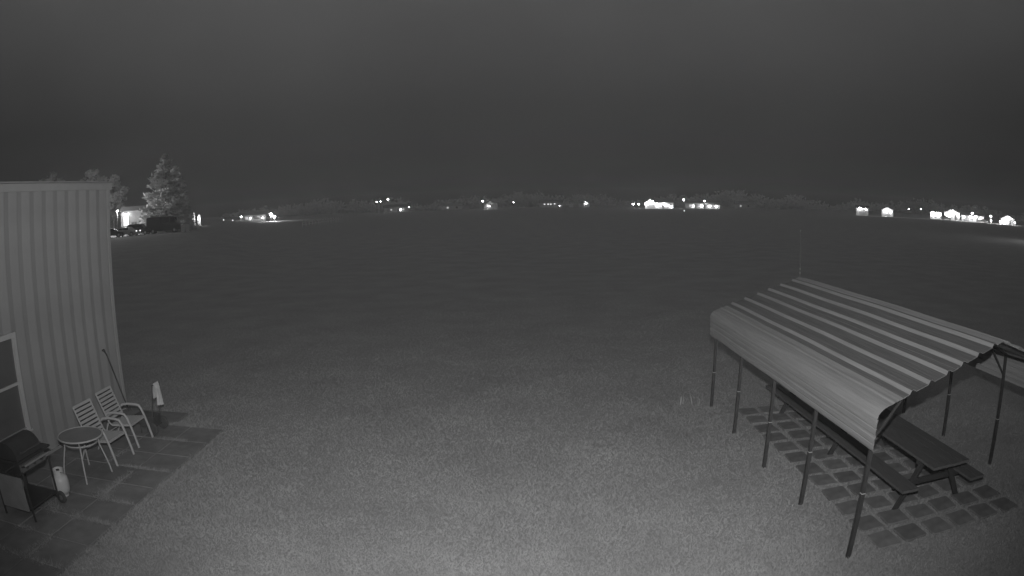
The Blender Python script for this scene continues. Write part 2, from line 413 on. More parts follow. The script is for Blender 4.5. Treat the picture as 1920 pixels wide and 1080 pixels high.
# ---------------------------------------------------------------- chairs (face +x)
TOP = 0.046
def make_chair(label):
    c = thing('patio_chair', label, 'chair', (0, 0, TOP), 0, 'pale slatted patio chairs by the building')
    hw = .31
    for s in (-1, 1):
        y = s * hw
        # front leg and arm in one bent tube: foot -> front of arm -> back
        MB().tube([(.47, y, 0), (.42, y, .20), (.36, y, .40), (.30, y, .555), (.255, y, .612), (.19, y, .628), (0, y, .632), (-.14, y, .615), (-.19, y, .585)], .024, 8).build('arm', M_CHAIR, c, True)
        MB().tube([(-.42, y * .97, 0), (-.30, y * .97, .20), (-.19, y * .97, .42)], .017, 8).build('leg', M_CHAIR, c, True)
        MB().tube([(.36, y * .94, .41), (.10, y * .94, .385), (-.10, y * .94, .38), (-.17, y * .94, .43), (-.27, y * .94, .66), (-.40, y * .94, .96)], .016, 8).build('side_rail', M_CHAIR, c, True)
    for k in range(7):
        x = .335 - k * .073; z = .425 - (k * .073) * .07
        MB().box((x, 0, z), (.056, 2 * hw * .93, .014), Matrix.Rotation(.08, 3, 'Y')).build('seat_slat', M_CHAIR, c)
    for k in range(8):
        t = k / 7; x = -.185 - .205 * t; z = .475 + .475 * t
        MB().box((x, 0, z), (.014, 2 * hw * .93, .050), Matrix.Rotation(-.41, 3, 'Y')).build('back_slat', M_CHAIR, c)
    MB().tube([(.36, -hw * .95, .40), (.36, hw * .95, .40)], .014, 8).build('front_rail', M_CHAIR, c, True)
    MB().tube([(-.30, -hw * .95, .20), (-.30, hw * .95, .20)], .012, 8).build('stretcher', M_CHAIR, c, True)
    return c
chA = make_chair('pale slatted armchair nearer the corner of the metal building'); chA.location = (-7.19, 10.17, TOP); chA.rotation_euler = (0, 0, R(2))
chB = copy_tree(chA); chB['label'] = 'pale slatted armchair standing right behind the round glass table'
chB.location = (-7.10, 9.22, TOP); chB.rotation_euler = (0, 0, R(-1))

# ---------------------------------------------------------------- round table
tb = thing('round_table', 'small round glass topped patio table with pale curved legs', 'table', (-6.98, 8.36, TOP))
MB().lathe([(.0, .690), (.425, .690), (.427, .698), (.0, .699)], 36).build('glass_top', M_GLASSTOP, tb, True)
MB().tube([(.435 * math.cos(a), .435 * math.sin(a), .692) for a in np.linspace(0, 2 * math.pi, 41)], .015, 8, False).build('rim', M_CHAIR, tb, True)
MB().tube([(.33 * math.cos(a), .33 * math.sin(a), .585) for a in np.linspace(0, 2 * math.pi, 33)], .013, 8, False).build('hoop', M_CHAIR, tb, True)
for k in range(4):
    a = R(-58 + 90 * k); prof = [(.40, .678), (.365, .63), (.335, .585), (.345, .50), (.40, .33), (.45, .15), (.475, 0)]
    MB().tube([(r * math.cos(a), r * math.sin(a), z) for r, z in prof], .0155, 8).build('leg', M_CHAIR, tb, True)

# ---------------------------------------------------------------- gas grill and tank
g = thing('gas_grill', 'black gas grill on a wheeled cart beside the window', 'grill', (-7.15, 6.72, TOP))
for (x, y, z0) in ((.40, -.36, 0), (-.32, -.36, 0), (.40, .38, .07), (-.32, .38, .07)):
    MB().tube([(x, y, z0), (x, y, .76)], .019, 8).build('leg', M_GRILL, g, True)
MB().box((.04, .01, .20), (.70, .76, .03)).build('bottom_shelf', M_GRILL, g)
MB().box((.04, -.388, .42), (.62, .016, .52)).build('end_panel', M_GRILL3, g)
fb = MB().box((.04, 0, .80), (.58, .70, .20)); fb.build('firebox', M_GRILL, g)
# lid: rounded hood
prof = []
for k in range(11):
    a = math.pi * k / 10; prof.append((.04 + .285 * math.cos(a), .905 + .25 * math.sin(a)))
MB().extrude([(x, z) for x, z in prof], -.34, .34).build('lid', M_GRILL, g, True)
MB().tube([(.36, -.26, 1.02), (.40, -.26, 1.02), (.40, .26, 1.02), (.36, .26, 1.02)], .014, 8).build('lid_handle', M_DARK, g, True)
MB().box((.36, 0, .80), (.05, .66, .11)).build('control_panel', M_GRILL2, g)
for y in (-.2, 0, .2): MB().lathe([(.028, 0), (.024, .03)], 12).build('knob', M_DARK, g).matrix_local = Matrix.Translation((.386, y, .80)) @ Matrix.Rotation(R(90), 4, 'Y')
MB().box((.04, .50, .85), (.44, .26, .03)).build('side_shelf', M_GRILL, g)
MB().box((.04, -.50, .85), (.44, .26, .03)).build('side_shelf', M_GRILL, g)
MB().tube([(.48, -.34, .86), (.50, -.20, .87), (.50, .28, .87), (.48, .36, .86)], .017, 8).build('towel_bar', M_GRILLH, g, True)
for y in (-.34, .36): MB().tube([(.40, y, .84), (.48, y, .86)], .013, 8).build('bar_bracket', M_GRILL, g, True)
for x in (.43, -.35):
    w = MB().lathe([(.03, -.022), (.085, -.022), (.10, -.012), (.10, .012), (.085, .022), (.03, .022)], 20, axis='y').build('wheel', M_RUBBER, g, True, (x, .43, .10))
    MB().lathe([(.012, -.027), (.04, -.027), (.045, .0), (.04, .027), (.012, .027)], 14, axis='y').build('hub', M_GRILL2, w, True)
MB().tube([(-.35, .43, .10), (.43, .43, .10)], .010, 8).build('axle', M_GRILL, g, True)
tk = thing('propane_tank', 'white propane tank standing on the patio beside the black grill', 'tank', (-6.90, 7.42, TOP))
MB().lathe([(.105, 0), (.105, .025), (.075, .03), (.125, .055), (.15, .10), (.155, .14), (.155, .26), (.145, .31), (.11, .35), (.05, .37)], 24).build('cylinder', M_TANK, tk, True)
col = [(.10 * math.cos(a), .10 * math.sin(a)) for a in np.linspace(R(30), R(330), 14)]
m = MB()
vs = [(x, y, .34) for x, y in col] + [(x * 1.05, y * 1.05, .44) for x, y in col] + [(x * .94, y * .94, .34) for x, y in col] + [(x * .99, y * .99, .44) for x, y in col]
n_ = len(col); fs = []
for i in range(n_ - 1): fs += [(i, i + 1, i + 1 + n_, i + n_), (i + 1 + 2 * n_, i + 2 * n_, i + 3 * n_, i + 1 + 3 * n_), (i + n_, i + 1 + n_, i + 1 + 3 * n_, i + 3 * n_)]
m.add(vs, fs).build('collar', M_TANK, tk)
MB().lathe([(.02, .36), (.02, .41), (.035, .41), (.035, .43), (.01, .43)], 12).build('valve', M_DARK, tk, True)

# ---------------------------------------------------------------- two wheeled cart with a pale cloth
ct = thing('wheeled_cart', 'dark two wheeled cart parked at the building corner behind the chairs', 'cart', (-6.80, 10.83, 0))
CB = .046
for (x, y) in ((.04, .22), (.04, -.24)):
    zb = CB if y < .3 else 0
    w = MB().lathe([(.04, -.03), (.11, -.03), (.128, -.015), (.128, .015), (.11, .03), (.04, .03)], 22, axis='y').build('wheel', M_RUBBER, ct, True, (x, y, zb + .13))
    MB().lathe([(.012, -.034), (.045, -.034), (.05, 0), (.045, .034), (.012, .034)], 14, axis='y').build('hub', M_DARK, w, True)
MB().tube([(.04, -.24, CB + .13), (.04, .22, CB + .13)], .012, 8).build('axle', M_DARK, ct, True)
MB().extrude([(-.30, CB + .14), (.02, CB + .12), (.06, CB + .34), (-.42, CB + .36)], -.17, .15).build('tub', M_DARK, ct)
for y in (-.17, .15):
    MB().tube([(-.30, y, CB + .001), (-.30, y, CB + .15)], .012, 8).build('foot', M_DARK, ct, True)
    MB().tube([(-.02, y, CB + .15), (.03, y + .05, .50), (.06, y + .10, .80), (.07, y + .12, .945)], .012, 8).build('handle_bar', M_DARK, ct, True)
MB().tube([(.07, -.05, .945), (.06, -.03, .97), (.06, .25, .97), (.07, .27, .945)], .013, 8).build('handle_grip', M_DARK, ct, True)
# cloth draped over the handle
def cloth():
    ny, ns = 9, 14; vs = []; fs = []
    for i in range(ny):
        y = -.10 + .20 * i / (ny - 1)
        for k in range(ns):
            s = k / (ns - 1)
            if s < .18: z = .62 + (.895 - .62) * s / .18; x = -.165
            elif s < .26: a = (s - .18) / .08; x = -.165 + .055 * a; z = .895 + .012 * math.sin(a * math.pi)
            else: a = (s - .26) / .74; x = -.11 + .035 * a; z = .895 - (.40 + .05 * i / ny) * a
            x += .012 * math.sin(i * 1.9 + k * .3) * s; vs.append((x, y + .02 * s * (i - 4) / 4 + .008 * math.sin(k * .9), z))
    for i in range(ny - 1):
        for k in range(ns - 1): a = i * ns + k; fs.append((a, a + 1, a + ns + 1, a + ns))
    n = len(vs); vs += [(x + .008 * (1 if j % ns > 4 else -1) , y, z + .004) for j, (x, y, z) in enumerate(vs)]
    fs += [tuple(q + n for q in f[::-1]) for f in list(fs)]
    for k in range(ns - 1):
        fs.append((k, k + n, k + 1 + n, k + 1)); e = (ny - 1) * ns + k; fs.append((e, e + 1, e + 1 + n, e + n))
    for i in range(ny - 1):
        fs.append((i * ns, (i + 1) * ns, (i + 1) * ns + n, i * ns + n)); e = i * ns + ns - 1; fs.append((e, e + n, e + ns + n, e + ns))
    return MB().add(vs, fs)
cl = cloth().build('cloth', M_CLOTH, None, True); cl.location = (-6.60, 10.94, .085)
tag(cl, 'pale cloth draped over the handle of the wheeled cart', 'cloth')

# ---------------------------------------------------------------- carport
CX, CW = 5.765, 1.945                  # centre line, half width between posts
CY0, CSP = 6.11, 1.60
cp = thing('carport', 'open metal carport with ribbed sheet roof on thin posts', 'carport', (CX, CY0, 0))
YA, YB = -.178, 4 * CSP + .178
EAVE = (-1.90, 1.86)                   # x from the centre line, z: start of the slope
RIDGE_Z = 2.50
def sheet(pts, th=.004):               # closed thin polygon from an open profile
    out = []
    n = len(pts)
    for i, p in enumerate(pts):
        a = pts[max(i - 1, 0)]; b = pts[min(i + 1, n - 1)]; dx, dz = b[0] - a[0], b[1] - a[1]; L = math.hypot(dx, dz) or 1
        out.append((p[0] + dz / L * th, p[1] - dx / L * th))
    return pts, out
def sheet_mb(pts, y0, y1, seg=9, wav=.004, seed=0):
    q = random.Random(seed); top, bot = sheet(pts); n = len(pts); vs = []; fs = []
    ph = [.7]
    for s in range(seg + 1):
        y = y0 + (y1 - y0) * s / seg; dz = wav * math.sin(s * 1.7 + ph[0])
        for (x, z) in top: vs.append((x, y, z + dz))
        for (x, z) in bot: vs.append((x, y, z + dz))
    N = 2 * n
    for s in range(seg):
        for i in range(n - 1):
            a = s * N + i; fs.append((a, a + 1, a + 1 + N, a + N)); b = s * N + n + i; fs.append((b + N, b + 1 + N, b + 1, b))
        for i in (0, n - 1):
            a = s * N + i; b = a + n; fs.append((a, a + N, b + N, b) if i == 0 else (b, b + N, a + N, a))
    for s in (0, seg):
        for i in range(n - 1): a = s * N + i; b = a + n; fs.append((a, b, b + 1, a + 1) if s == 0 else (a + 1, b + 1, b, a))
    return MB().add(vs, fs)
SLX0, SLZ0 = -1.60, 2.005
sl = Vector((0 - SLX0, RIDGE_Z - SLZ0)); SLL = sl.length; sd = sl / SLL; sn = Vector((-sd.y, sd.x))
def slope_profile(t0, t1, nr, off):    # nr ribs, t along the slope
    pts = []; step = (t1 - t0) / nr
    def P(t, h): p = Vector((SLX0, SLZ0)) + sd * t + sn * (h + off); pts.append((p.x, p.y))
    P(t0, 0)
    for k in range(nr):
        c = t0 + step * (k + .5)
        for (o, h) in ((-.052, 0), (-.014, .036), (.016, .036), (.050, 0)): P(c + o, h)
        for o in (.095, .150): P(c + o, 0); P(c + o + .010, .003); P(c + o + .022, 0)
    P(t1, 0); return pts
half = SLL * .5
prof_lo = slope_profile(-.02, half + .01, 3, .004); prof_hi = slope_profile(half - .02, SLL + .0, 3, .010)
# skirt with rounded shoulder
sk_lo = [(-1.950, 1.430), (-1.962, 1.455), (-1.962, 1.50), (-1.954, 1.512), (-1.962, 1.524), (-1.962, 1.575), (-1.952, 1.588), (-1.952, 1.612), (-1.962, 1.625), (-1.962, 1.675), (-1.954, 1.688), (-1.962, 1.70), (-1.962, 1.745), (-1.945, 1.79)]
sk_hi = [(-1.968, 1.765), (-1.966, 1.80), (-1.948, 1.852), (-1.905, 1.894), (-1.86, 1.921), (-1.80, 1.943), (-1.76, 1.952), (-1.74, 1.968), (-1.72, 1.972), (-1.70, 1.974), (-1.575, 2.013)]
for s in (-1, 1):
    def mk(name, prof, seed):
        m_ = sheet_mb(prof, YA, YB, seed=seed)
        if s > 0: m_.v = [(-x, y, z) for x, y, z in m_.v]; m_.f = [f[::-1] for f in m_.f]
        o_ = m_.build(name, M_ROOF, cp)
        if name == 'roof_panel':           # dirt streaks on the flat pans; their darker tone paints in grazing-angle shading
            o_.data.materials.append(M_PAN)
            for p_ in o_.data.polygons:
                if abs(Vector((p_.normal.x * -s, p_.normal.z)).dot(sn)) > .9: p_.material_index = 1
        return o_
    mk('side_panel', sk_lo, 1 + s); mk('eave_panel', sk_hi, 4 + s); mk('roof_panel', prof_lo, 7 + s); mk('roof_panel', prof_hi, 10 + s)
MB().extrude([(-.10, RIDGE_Z - .012), (0, RIDGE_Z + .022), (.10, RIDGE_Z - .012), (.10, RIDGE_Z - .004), (0, RIDGE_Z + .032), (-.10, RIDGE_Z - .004)], YA - .02, YB + .02).build('ridge_cap', M_ROOF, cp)
leans = {(-1, 4): (.02, .05), (-1, 3): (-.02, .0), (-1, 2): (-.04, -.08), (-1, 1): (0, .03), (-1, 0): (0, -.02)}
for k in range(5):
    y = k * CSP
    for s in (-1, 1):
        x = s * 1.865; lx, ly = leans.get((s, k), (rnd.uniform(-.03, .03), rnd.uniform(-.05, .05)))
        b = Vector((s * 1.915 + lx, y + ly, -.05)); tp = Vector((x, y, 1.87)); hz = [.86, .80, .74, .78, .72][k] if s < 0 else .8
        md = b.lerp(tp, (hz + .05) / 1.92)
        po = MB().bar(b, md, .053).build('post', M_POST, cp)
        MB().bar(md - (md - b).normalized() * .004, tp, .045).build('upper_tube', M_POST, po)
        MB().bar(md - (md - b).normalized() * .005, md + (md - b).normalized() * .004, .055).build('tube_rim', M_SLEEVE, po)
        if k in (0, 4) or s > 0:
            MB().bar((s * 1.885, y, 1.50), (s * 1.50, y, 1.96), .024).build('knee_brace', M_POST, cp)
    a = MB()
    a.bar((-1.885, y, 1.85), (-1.60, y, 1.972), .04); a.bar((-1.61, y, 1.970), (0, y, RIDGE_Z - .034), .04)
    a.bar((1.885, y, 1.85), (1.60, y, 1.972), .04); a.bar((1.61, y, 1.970), (0, y, RIDGE_Z - .034), .04)
    a.build('rafter', M_POST, cp)
# long picnic table
pt = thing('picnic_table', 'long dark wooden picnic table under the carport roof', 'picnic table', (5.70, 6.56, 0))
TL = 5.60
for i in range(4):
    x = -.27 + i * .18
    MB().box((x, TL / 2 + rnd.uniform(-.008, .008), .745 + rnd.uniform(-.002, .002)), (.172, TL, .038)).build('top_plank', M_WOOD, pt)
for s in (-1, 1):
    off = {-1: -.63, 1: .62}[s]
    for j in (-1, 1):
        MB().box((off + j * .075, TL / 2 + .10 * (s < 0), .445 + rnd.uniform(-.002, .002)), (.142, TL, .038)).build('bench_plank', M_WOOD, pt)
for y in (.45, TL / 2, TL - .45):
    for s in (-1, 1): MB().bar((s * .62, y, 0.0), (s * .22, y, .725), .085, .04, (0, 1, 0)).build('leg', M_WOODL, pt)
    MB().box((0, y + .041, .385), (1.40, .038, .085)).build('bench_beam', M_WOODL, pt)
    MB().box((0, y + .041, .685), (.66, .038, .080)).build('top_beam', M_WOODL, pt)

# pale thin post behind the carport
ps = thing('marker_post', 'tall thin marker pole in the field behind the carport', 'post', (11.37, 25.0, 0))
MB().tube([(0, 0, -.1), (0, 0, 2.9)], [.026, .018], 8).build('shaft', M_GRILLH, ps, True)
MB().lathe([(.02, 2.88), (.026, 2.90), (.022, 2.94), (.01, 2.95)], 8).build('cap', M_SLEEVE, ps, True)
for z in (1.22, 1.38): MB().lathe([(.031, z), (.031, z + .07)], 8).build('reflective_band', M_SLEEVE, ps)

# weeds left standing by the mower
def weed(loc, n, h, label, seed):
    q = random.Random(seed); t = thing('weed', label, 'weed', loc, 0, 'unmown weeds beside the carport posts')
    for k in range(n):
        a = q.uniform(0, 6.28); r = q.uniform(0, .10); l = q.uniform(.05, .35); hh = h * q.uniform(.5, 1)
        b = Vector((r * math.cos(a), r * math.sin(a), 0)); d = Vector((math.cos(a) * l * hh, math.sin(a) * l * hh, hh))
        m = MB().tube([b, b + d * .5 + Vector((0, 0, .02)), b + d], [.006, .005, .002], 5)
        m.build('stalk', M_WEED if k % 3 == 0 else M_BLADE, t)
        lf = MB(); c = b + d * .6; e = Vector((math.cos(a + 1.2), math.sin(a + 1.2), .5)) * .09; w = Vector((-e.y, e.x, 0)).normalized() * .014
        lf.add([c, c + e * .5 + w, c + e, c + e * .5 - w, c + e * .5 + Vector((0, 0, .004))], [(0, 1, 4), (1, 2, 4), (2, 3, 4), (3, 0, 4)]); lf.build('leaf', M_BLADE, t)
weed((3.30, 12.85, 0), 9, .24, 'larger clump of weeds left of the farthest front carport post', 1)
weed((3.56, 12.75, 0), 5, .26, 'bright upright weed stalks between the weed clump and farthest front post', 2)
weed((3.70, 7.78, 0), 6, .07, 'short weeds at the foot of the fourth front carport post', 3)

# ---------------------------------------------------------------- far things
def add_light(name, loc, watt, parent=None, r=.15):
    l = bpy.data.lights.new(name, 'POINT'); l.energy = watt; l.shadow_soft_size = r
    o = bpy.data.objects.new(name, l); COL.objects.link(o); o.location = loc
    if parent is not None: o.parent = parent
    return o
def face(az): return -R(az)            # local -y looks back at the yard
def pole_lamp(az, d, h, label, size=.5, watt=900, group='pole lamps along the horizon'):
    p = polar(az, d); t = thing('pole_lamp', label, 'lamp', p, face(az), group)
    MB().tube([(0, .25, -.2), (0, .25, h)], [.09, .05], 8).build('pole', M_POST, t, True)
    MB().tube([(0, .25, h - .1), (0, .1, h), (0, -.10, h)], .035, 6).build('arm', M_POST, t, True)
    k = size / 2
    MB().lathe([(k * .3, h + k * .9), (k * .9, h + k * .5), (k, h), (k * .8, h - k * .05)], 12, (0, -.1, 0)).build('lamp_head', M_POST, t, True)
    MB().lathe([(k * .75, h - k * .06), (k * .85, h - k * .6), (k * .5, h - k * 1.1), (k * .1, h - k * 1.25)], 12, (0, -.1, 0)).build('bulb', M_LAMP, t, True)
    if watt: add_light('lamp_light', (0, -.1, h - k * 1.25 - .25), watt, t)
    return t
def wall_lamp(par, loc, size=.3, watt=250):
    x, y, z = loc; k = size / 2
    o = MB().box((x, y - .10, z + k * .8), (size, .20, .05)).build('wall_lamp', M_POST, par)
    MB().lathe([(k * .6, z - k), (k, z), (k * .6, z + k * .7)], 10, (x, y - .14, 0)).build('bulb', M_LAMP, o, True)
    if watt: add_light('lamp_light', (x, y - .75, z - .1), watt, par)
def house(name, az, d, w, dep, hw, hr, label, cat='house', yaw=0, gable_front=False, lamps=(), wins=(), door=None, wm=None, group=None, garage=None):
    p = polar(az, d); t = thing(name, label, cat, p, face(az) + R(yaw), group); wm = wm or M_HWALL
    MB().box((0, dep / 2, hw / 2 - .15), (w, dep, hw + .3)).build('wall', wm, t)
    ov = .35
    if gable_front:
        MB().extrude([(-w / 2, hw), (w / 2, hw), (0, hw + hr)], .002, dep - .002).build('gable', wm, t)
        s = hr / (w / 2)
        MB().extrude([(-w / 2 - ov, hw - ov * s + .02), (0, hw + hr + .02), (w / 2 + ov, hw - ov * s + .02), (w / 2 + ov, hw - ov * s + .17), (0, hw + hr + .19), (-w / 2 - ov, hw - ov * s + .17)], -ov, dep + ov).build('roof', M_HROOF, t)
    else:
        m_ = MB().extrude([(-ov, hw + .004), (dep / 2, hw + hr), (dep + ov, hw + .004), (dep + ov, hw + .12), (dep / 2, hw + hr + .16), (-ov, hw + .12)], -w / 2 - ov, w / 2 + ov)
        m_.v = [(y, x, z) for x, y, z in m_.v]; m_.f = [f[::-1] for f in m_.f]; m_.build('roof', M_HROOF, t)
        g_ = MB().extrude([(.05, hw), (dep - .05, hw), (dep / 2, hw + hr - .01)], -w / 2 + .002, w / 2 - .002)
        g_.v = [(y, x, z) for x, y, z in g_.v]; g_.f = [f[::-1] for f in g_.f]; g_.build('gable', wm, t)
    for (x, z, ww, wh, lit) in wins:
        f_ = MB()
        f_.box((x, -.03, z + wh / 2 + .04), (ww + .16, .06, .08)).box((x, -.03, z - wh / 2 - .04), (ww + .16, .06, .08))
        f_.box((x - ww / 2 - .04, -.03, z), (.08, .06, wh)).box((x + ww / 2 + .04, -.03, z), (.08, .06, wh)); fo = f_.build('window', M_FRAME, t)
        MB().box((x, -.012, z), (ww, .02, wh)).build('pane', {0: M_CARG, 1: M_WIN, 2: M_WIN2}[lit], fo)
    if door:
        do = MB().box((door, -.03, 1.05), (1.0, .06, 2.1)).build('door', M_GRILL2, t)
        MB().box((door + .36, -.075, 1.0), (.05, .04, .12)).build('handle', M_SLEEVE, do)
    if garage:
        gx, gw, gh = garage
        go = MB().box((gx, -.03, gh / 2), (gw, .06, gh)).build('garage_door', M_FRAME, t)
        for z in np.linspace(.5, gh - .5, 3): MB().box((gx, -.065, z), (gw - .2, .012, .03)).build('groove', M_GRILL2, go)
    for l in lamps: wall_lamp(t, l[:3], *l[3:])
    return t
def car(az, d, label, yaw=90, m=None, kind='suv', lights=False, scale=1.0, group='vehicles parked by the far houses'):
    m = m or M_CAR; p = polar(az, d)
    t = thing('parked_car' if kind != 'van' else 'parked_van', label, 'car' if kind != 'van' else 'van', p, face(az) + R(yaw), group)
    L, H_ = {'suv': (4.7, 1.75), 'sedan': (4.6, 1.42), 'van': (6.0, 2.55)}[kind]; w = 1.85 if kind != 'van' else 2.1
    # side outline in (length y, height z)
    if kind == 'van': out = [(-3, .35), (-3, 1.1), (-2.75, 1.35), (-2.1, 1.55), (-1.6, 2.35), (-1.3, 2.5), (2.8, 2.55), (3, 2.4), (3, .35)]
    elif kind == 'suv': out = [(-2.35, .35), (-2.35, .85), (-2.2, 1.0), (-1.2, 1.08), (-.6, 1.66), (-.3, 1.74), (1.9, 1.72), (2.25, 1.1), (2.35, 1.0), (2.35, .35)]
    else: out = [(-2.3, .3), (-2.3, .68), (-1.3, .86), (-.6, 1.36), (.7, 1.42), (1.45, 1.0), (2.25, .95), (2.3, .35)]
    b = MB(); n = len(out); vs = []
    for sx_, ins in ((-w / 2, .0), (w / 2, .0)):
        for (y, z) in out: k = .84 if z > 1.2 else 1.0; vs.append((sx_ * k, y, z))
    fs = [(i, (i + 1) % n, (i + 1) % n + n, i + n) for i in range(n)] + [tuple(range(n))[::-1], tuple(range(n, 2 * n))]
    b.add(vs, fs).build('body', m, t)
    zt = H_ - .12; zb = 1.05 if kind != 'van' else 1.5
    if kind == 'sedan': zb = .92
    for sx_ in (-1, 1):
        for (y0, y1) in ((-.75, .35), (.45, 1.5)) if kind != 'van' else ((-2.0, -1.2), (-1.0, .6)):
            if kind == 'sedan': y0 -= .0; y1 = min(y1, 1.1)
            xo = w / 2 * .92 + .02
            MB().box((sx_ * xo, (y0 + y1) / 2, (zb + zt) / 2), (.05, y1 - y0, (zt - zb) * .8)).build('side_window', M_CARG, t)
    R_ = .34 if kind != 'van' else .38
    wm_ = MB()
    for sx_ in (-1, 1):
        for y in (-L * .31, L * .31):
            o = MB(); pr = [(.12, -.11), (R_ * .9, -.11), (R_, -.06), (R_, .06), (R_ * .9, .11), (.12, .11)]
            o.lathe(pr, 16, axis='y'); o.v = [(y_, x_, z_) for x_, y_, z_ in o.v]
            wh = o.build('wheel', M_RUBBER, t, True, (sx_ * (w / 2 - .08), y, R_))
            r2 = MB().lathe([(.02, -.118), (R_ * .6, -.118), (R_ * .6, .118), (.02, .118)], 12, axis='y'); r2.v = [(y_, x_, z_) for x_, y_, z_ in r2.v]; r2.build('rim', M_BIN, wh)
    for sx_ in (-1, 1):
        MB().box((sx_ * (w / 2 - .25), -L / 2 - .005, .72), (.34, .05, .18)).build('headlight', M_WIN if lights else M_FRAME, t)
        MB().box((sx_ * (w / 2 - .22), L / 2 + .005, .85), (.2, .05, .26)).build('tail_light', M_GRILL2, t)
    return t
def flat_strip(name, az0, az1, d0, d1, m, label):
    vs = []; n = 8
    for i in range(n + 1):
        a = az0 + (az1 - az0) * i / n
        for d in (d0, d1): p = polar(a, d); vs.append((p.x, p.y, p.z + .05))
    fs = [(2 * i, 2 * i + 2, 2 * i + 3, 2 * i + 1) for i in range(n)]
    k = len(vs); vs += [(x, y, z - .3) for x, y, z in vs]
    fs += [tuple(q + k for q in f[::-1]) for f in list(fs)]
    for i in range(n):
        for e in (0, 1): a, b = 2 * i + e, 2 * i + 2 + e; fs.append((a, b, b + k, a + k) if e else (b, a, a + k, b + k))
    o = MB().add(vs, fs).build(name, m); tag(o, label, 'road', kind='structure'); return o

# trees -----------------------------------------------------------------------
def leaf_cloud(centres, per, size, seed, flat=.6):
    q = np.random.RandomState(seed); P = []
    for (c, r) in centres:
        u = q.randn(per, 3); u /= np.linalg.norm(u, axis=1)[:, None]; rad = r * (.35 + .65 * q.rand(per) ** .5)
        P.append(np.array(c) + u * rad[:, None] * np.array([1, 1, flat]))
    P = np.concatenate(P); n = len(P)
    a = q.randn(n, 3); a /= np.linalg.norm(a, axis=1)[:, None]; b = np.cross(a, q.randn(n, 3)); b /= np.linalg.norm(b, axis=1)[:, None]
    s = size * (.6 + .8 * q.rand(n))[:, None]
    V = np.stack([P - a * s, P + b * s * .55, P + a * s, P - b * s * .55], 1).reshape(-1, 3)
    return V, n
def quads_obj(name, V, n, m, parent):
    me = bpy.data.meshes.new(name); me.vertices.add(n * 4); me.loops.add(n * 4); me.polygons.add(n)
    me.vertices.foreach_set('co', np.ascontiguousarray(V, dtype=np.float32).ravel()); me.loops.foreach_set('vertex_index', np.arange(n * 4, dtype=np.int32))
    me.polygons.foreach_set('loop_start', np.arange(0, n * 4, 4, dtype=np.int32)); me.materials.append(m); me.update()
    o = bpy.data.objects.new(name, me); COL.objects.link(o); o.parent = parent; return o
def leafy(az, d, h, w, label, seed, trunk=.25, group='trees around the left house'):
    q = random.Random(seed); p = polar(az, d); t = thing('leafy_tree', label, 'tree', p, 0, group)
    tr = MB().tube([(0, 0, -.3), (.1, 0, h * .3), (0, .1, h * .6), (.1, 0, h * .85)], [h * .022, h * .016, h * .009, .03], 8)
    cs = []
    for k in range(26):
        a = q.uniform(0, 6.28); zz = q.uniform(trunk, .97); rr = w / 2 * math.sin(math.pi * min(1, max(0, (zz - trunk + .12) / (1.12 - trunk)))) ** .7 * q.uniform(.35, 1)
        c = (rr * math.cos(a), rr * math.sin(a), h * zz); cs.append((c, w * q.uniform(.10, .19)))
        if k < 10: tr.tube([(0, 0, h * zz * .62), (c[0] * .5, c[1] * .5, h * zz * .82), c], [h * .008, h * .005, .02], 5)
    tr.build('trunk', M_BARK, t, True)
    V, n = leaf_cloud(cs, 150, .30, seed); quads_obj('crown', V, n, M_LEAF, t)
    return t
def pine(az, d, h, w, label, seed, group='trees around the left house'):
    q = random.Random(seed); p = polar(az, d); t = thing('pine_tree', label, 'tree', p, 0, group)
    tr = MB().tube([(0, 0, -.3), (0, 0, h * .5), (0.05, 0, h * .99)], [h * .018, h * .011, .02], 8)
    V = []; rs = np.random.RandomState(seed)
    lev = 24
    for i in range(lev):
        f = i / (lev - 1); z = h * (.08 + .90 * f); rad = w / 2 * (1 - f) ** .75 * (1 + .0 * f) + .15
        nb = int(9 - 4 * f)
        for b in range(nb):
            a = q.uniform(0, 6.28); r = rad * q.uniform(.65, 1.12); up = .10 + .25 * f
            tip = Vector((math.cos(a) * r, math.sin(a) * r, z + r * (up - .22) + q.uniform(-.2, .2)))
            base = Vector((0, 0, z - r * .05))
            if f < .8: tr.tube([base, base.lerp(tip, .9)], [.05, .01], 4, False)
            m_ = int(20 + 38 * (1 - f))
            for k in range(m_):
                s = rs.rand() ** .7; c = np.array(base.lerp(tip, .15 + .85 * s)) + rs.randn(3) * np.array([.16, .16, .10]) * (1.1 + r * .12)
                dirv = np.array([math.cos(a), math.sin(a), .15]) + rs.randn(3) * .5; dirv /= np.linalg.norm(dirv)
                sd_ = np.cross(dirv, rs.randn(3)); sd_ /= np.linalg.norm(sd_); L = .42 * (.6 + .7 * rs.rand()); wd = .13
                V += [c - dirv * L, c + sd_ * wd, c + dirv * L, c - sd_ * wd]
    tr.build('trunk', M_BARK, t, True)
    quads_obj('crown', np.array(V), len(V) // 4, M_NEEDLE, t)
    return t
pine(-29.4, 114.5, 12.7, 11.5, 'tall pointed pine in front of the lit house', 3)
pine(-28.5, 128, 11.6, 7.2, 'shorter pine just right of the tallest pine', 5)
leafy(-34.25, 140, 12.0, 7.0, 'leafy tree showing beside the corner of the metal building', 8, .2)
leafy(-36.2, 140, 13.4, 8.5, 'leafy tree above the metal building nearest its corner', 9, .3)
leafy(-40.3, 145, 14.2, 7.5, 'round leafy tree top above the middle of the metal building', 10, .35)
pole_lamp(-37.0, 120, 7.0, 'tall yard lamp standing behind the metal building', .5, 4000)
leafy(-44.4, 150, 13.3, 5.0, 'leafy tree top above the far left of the metal building', 12, .35)

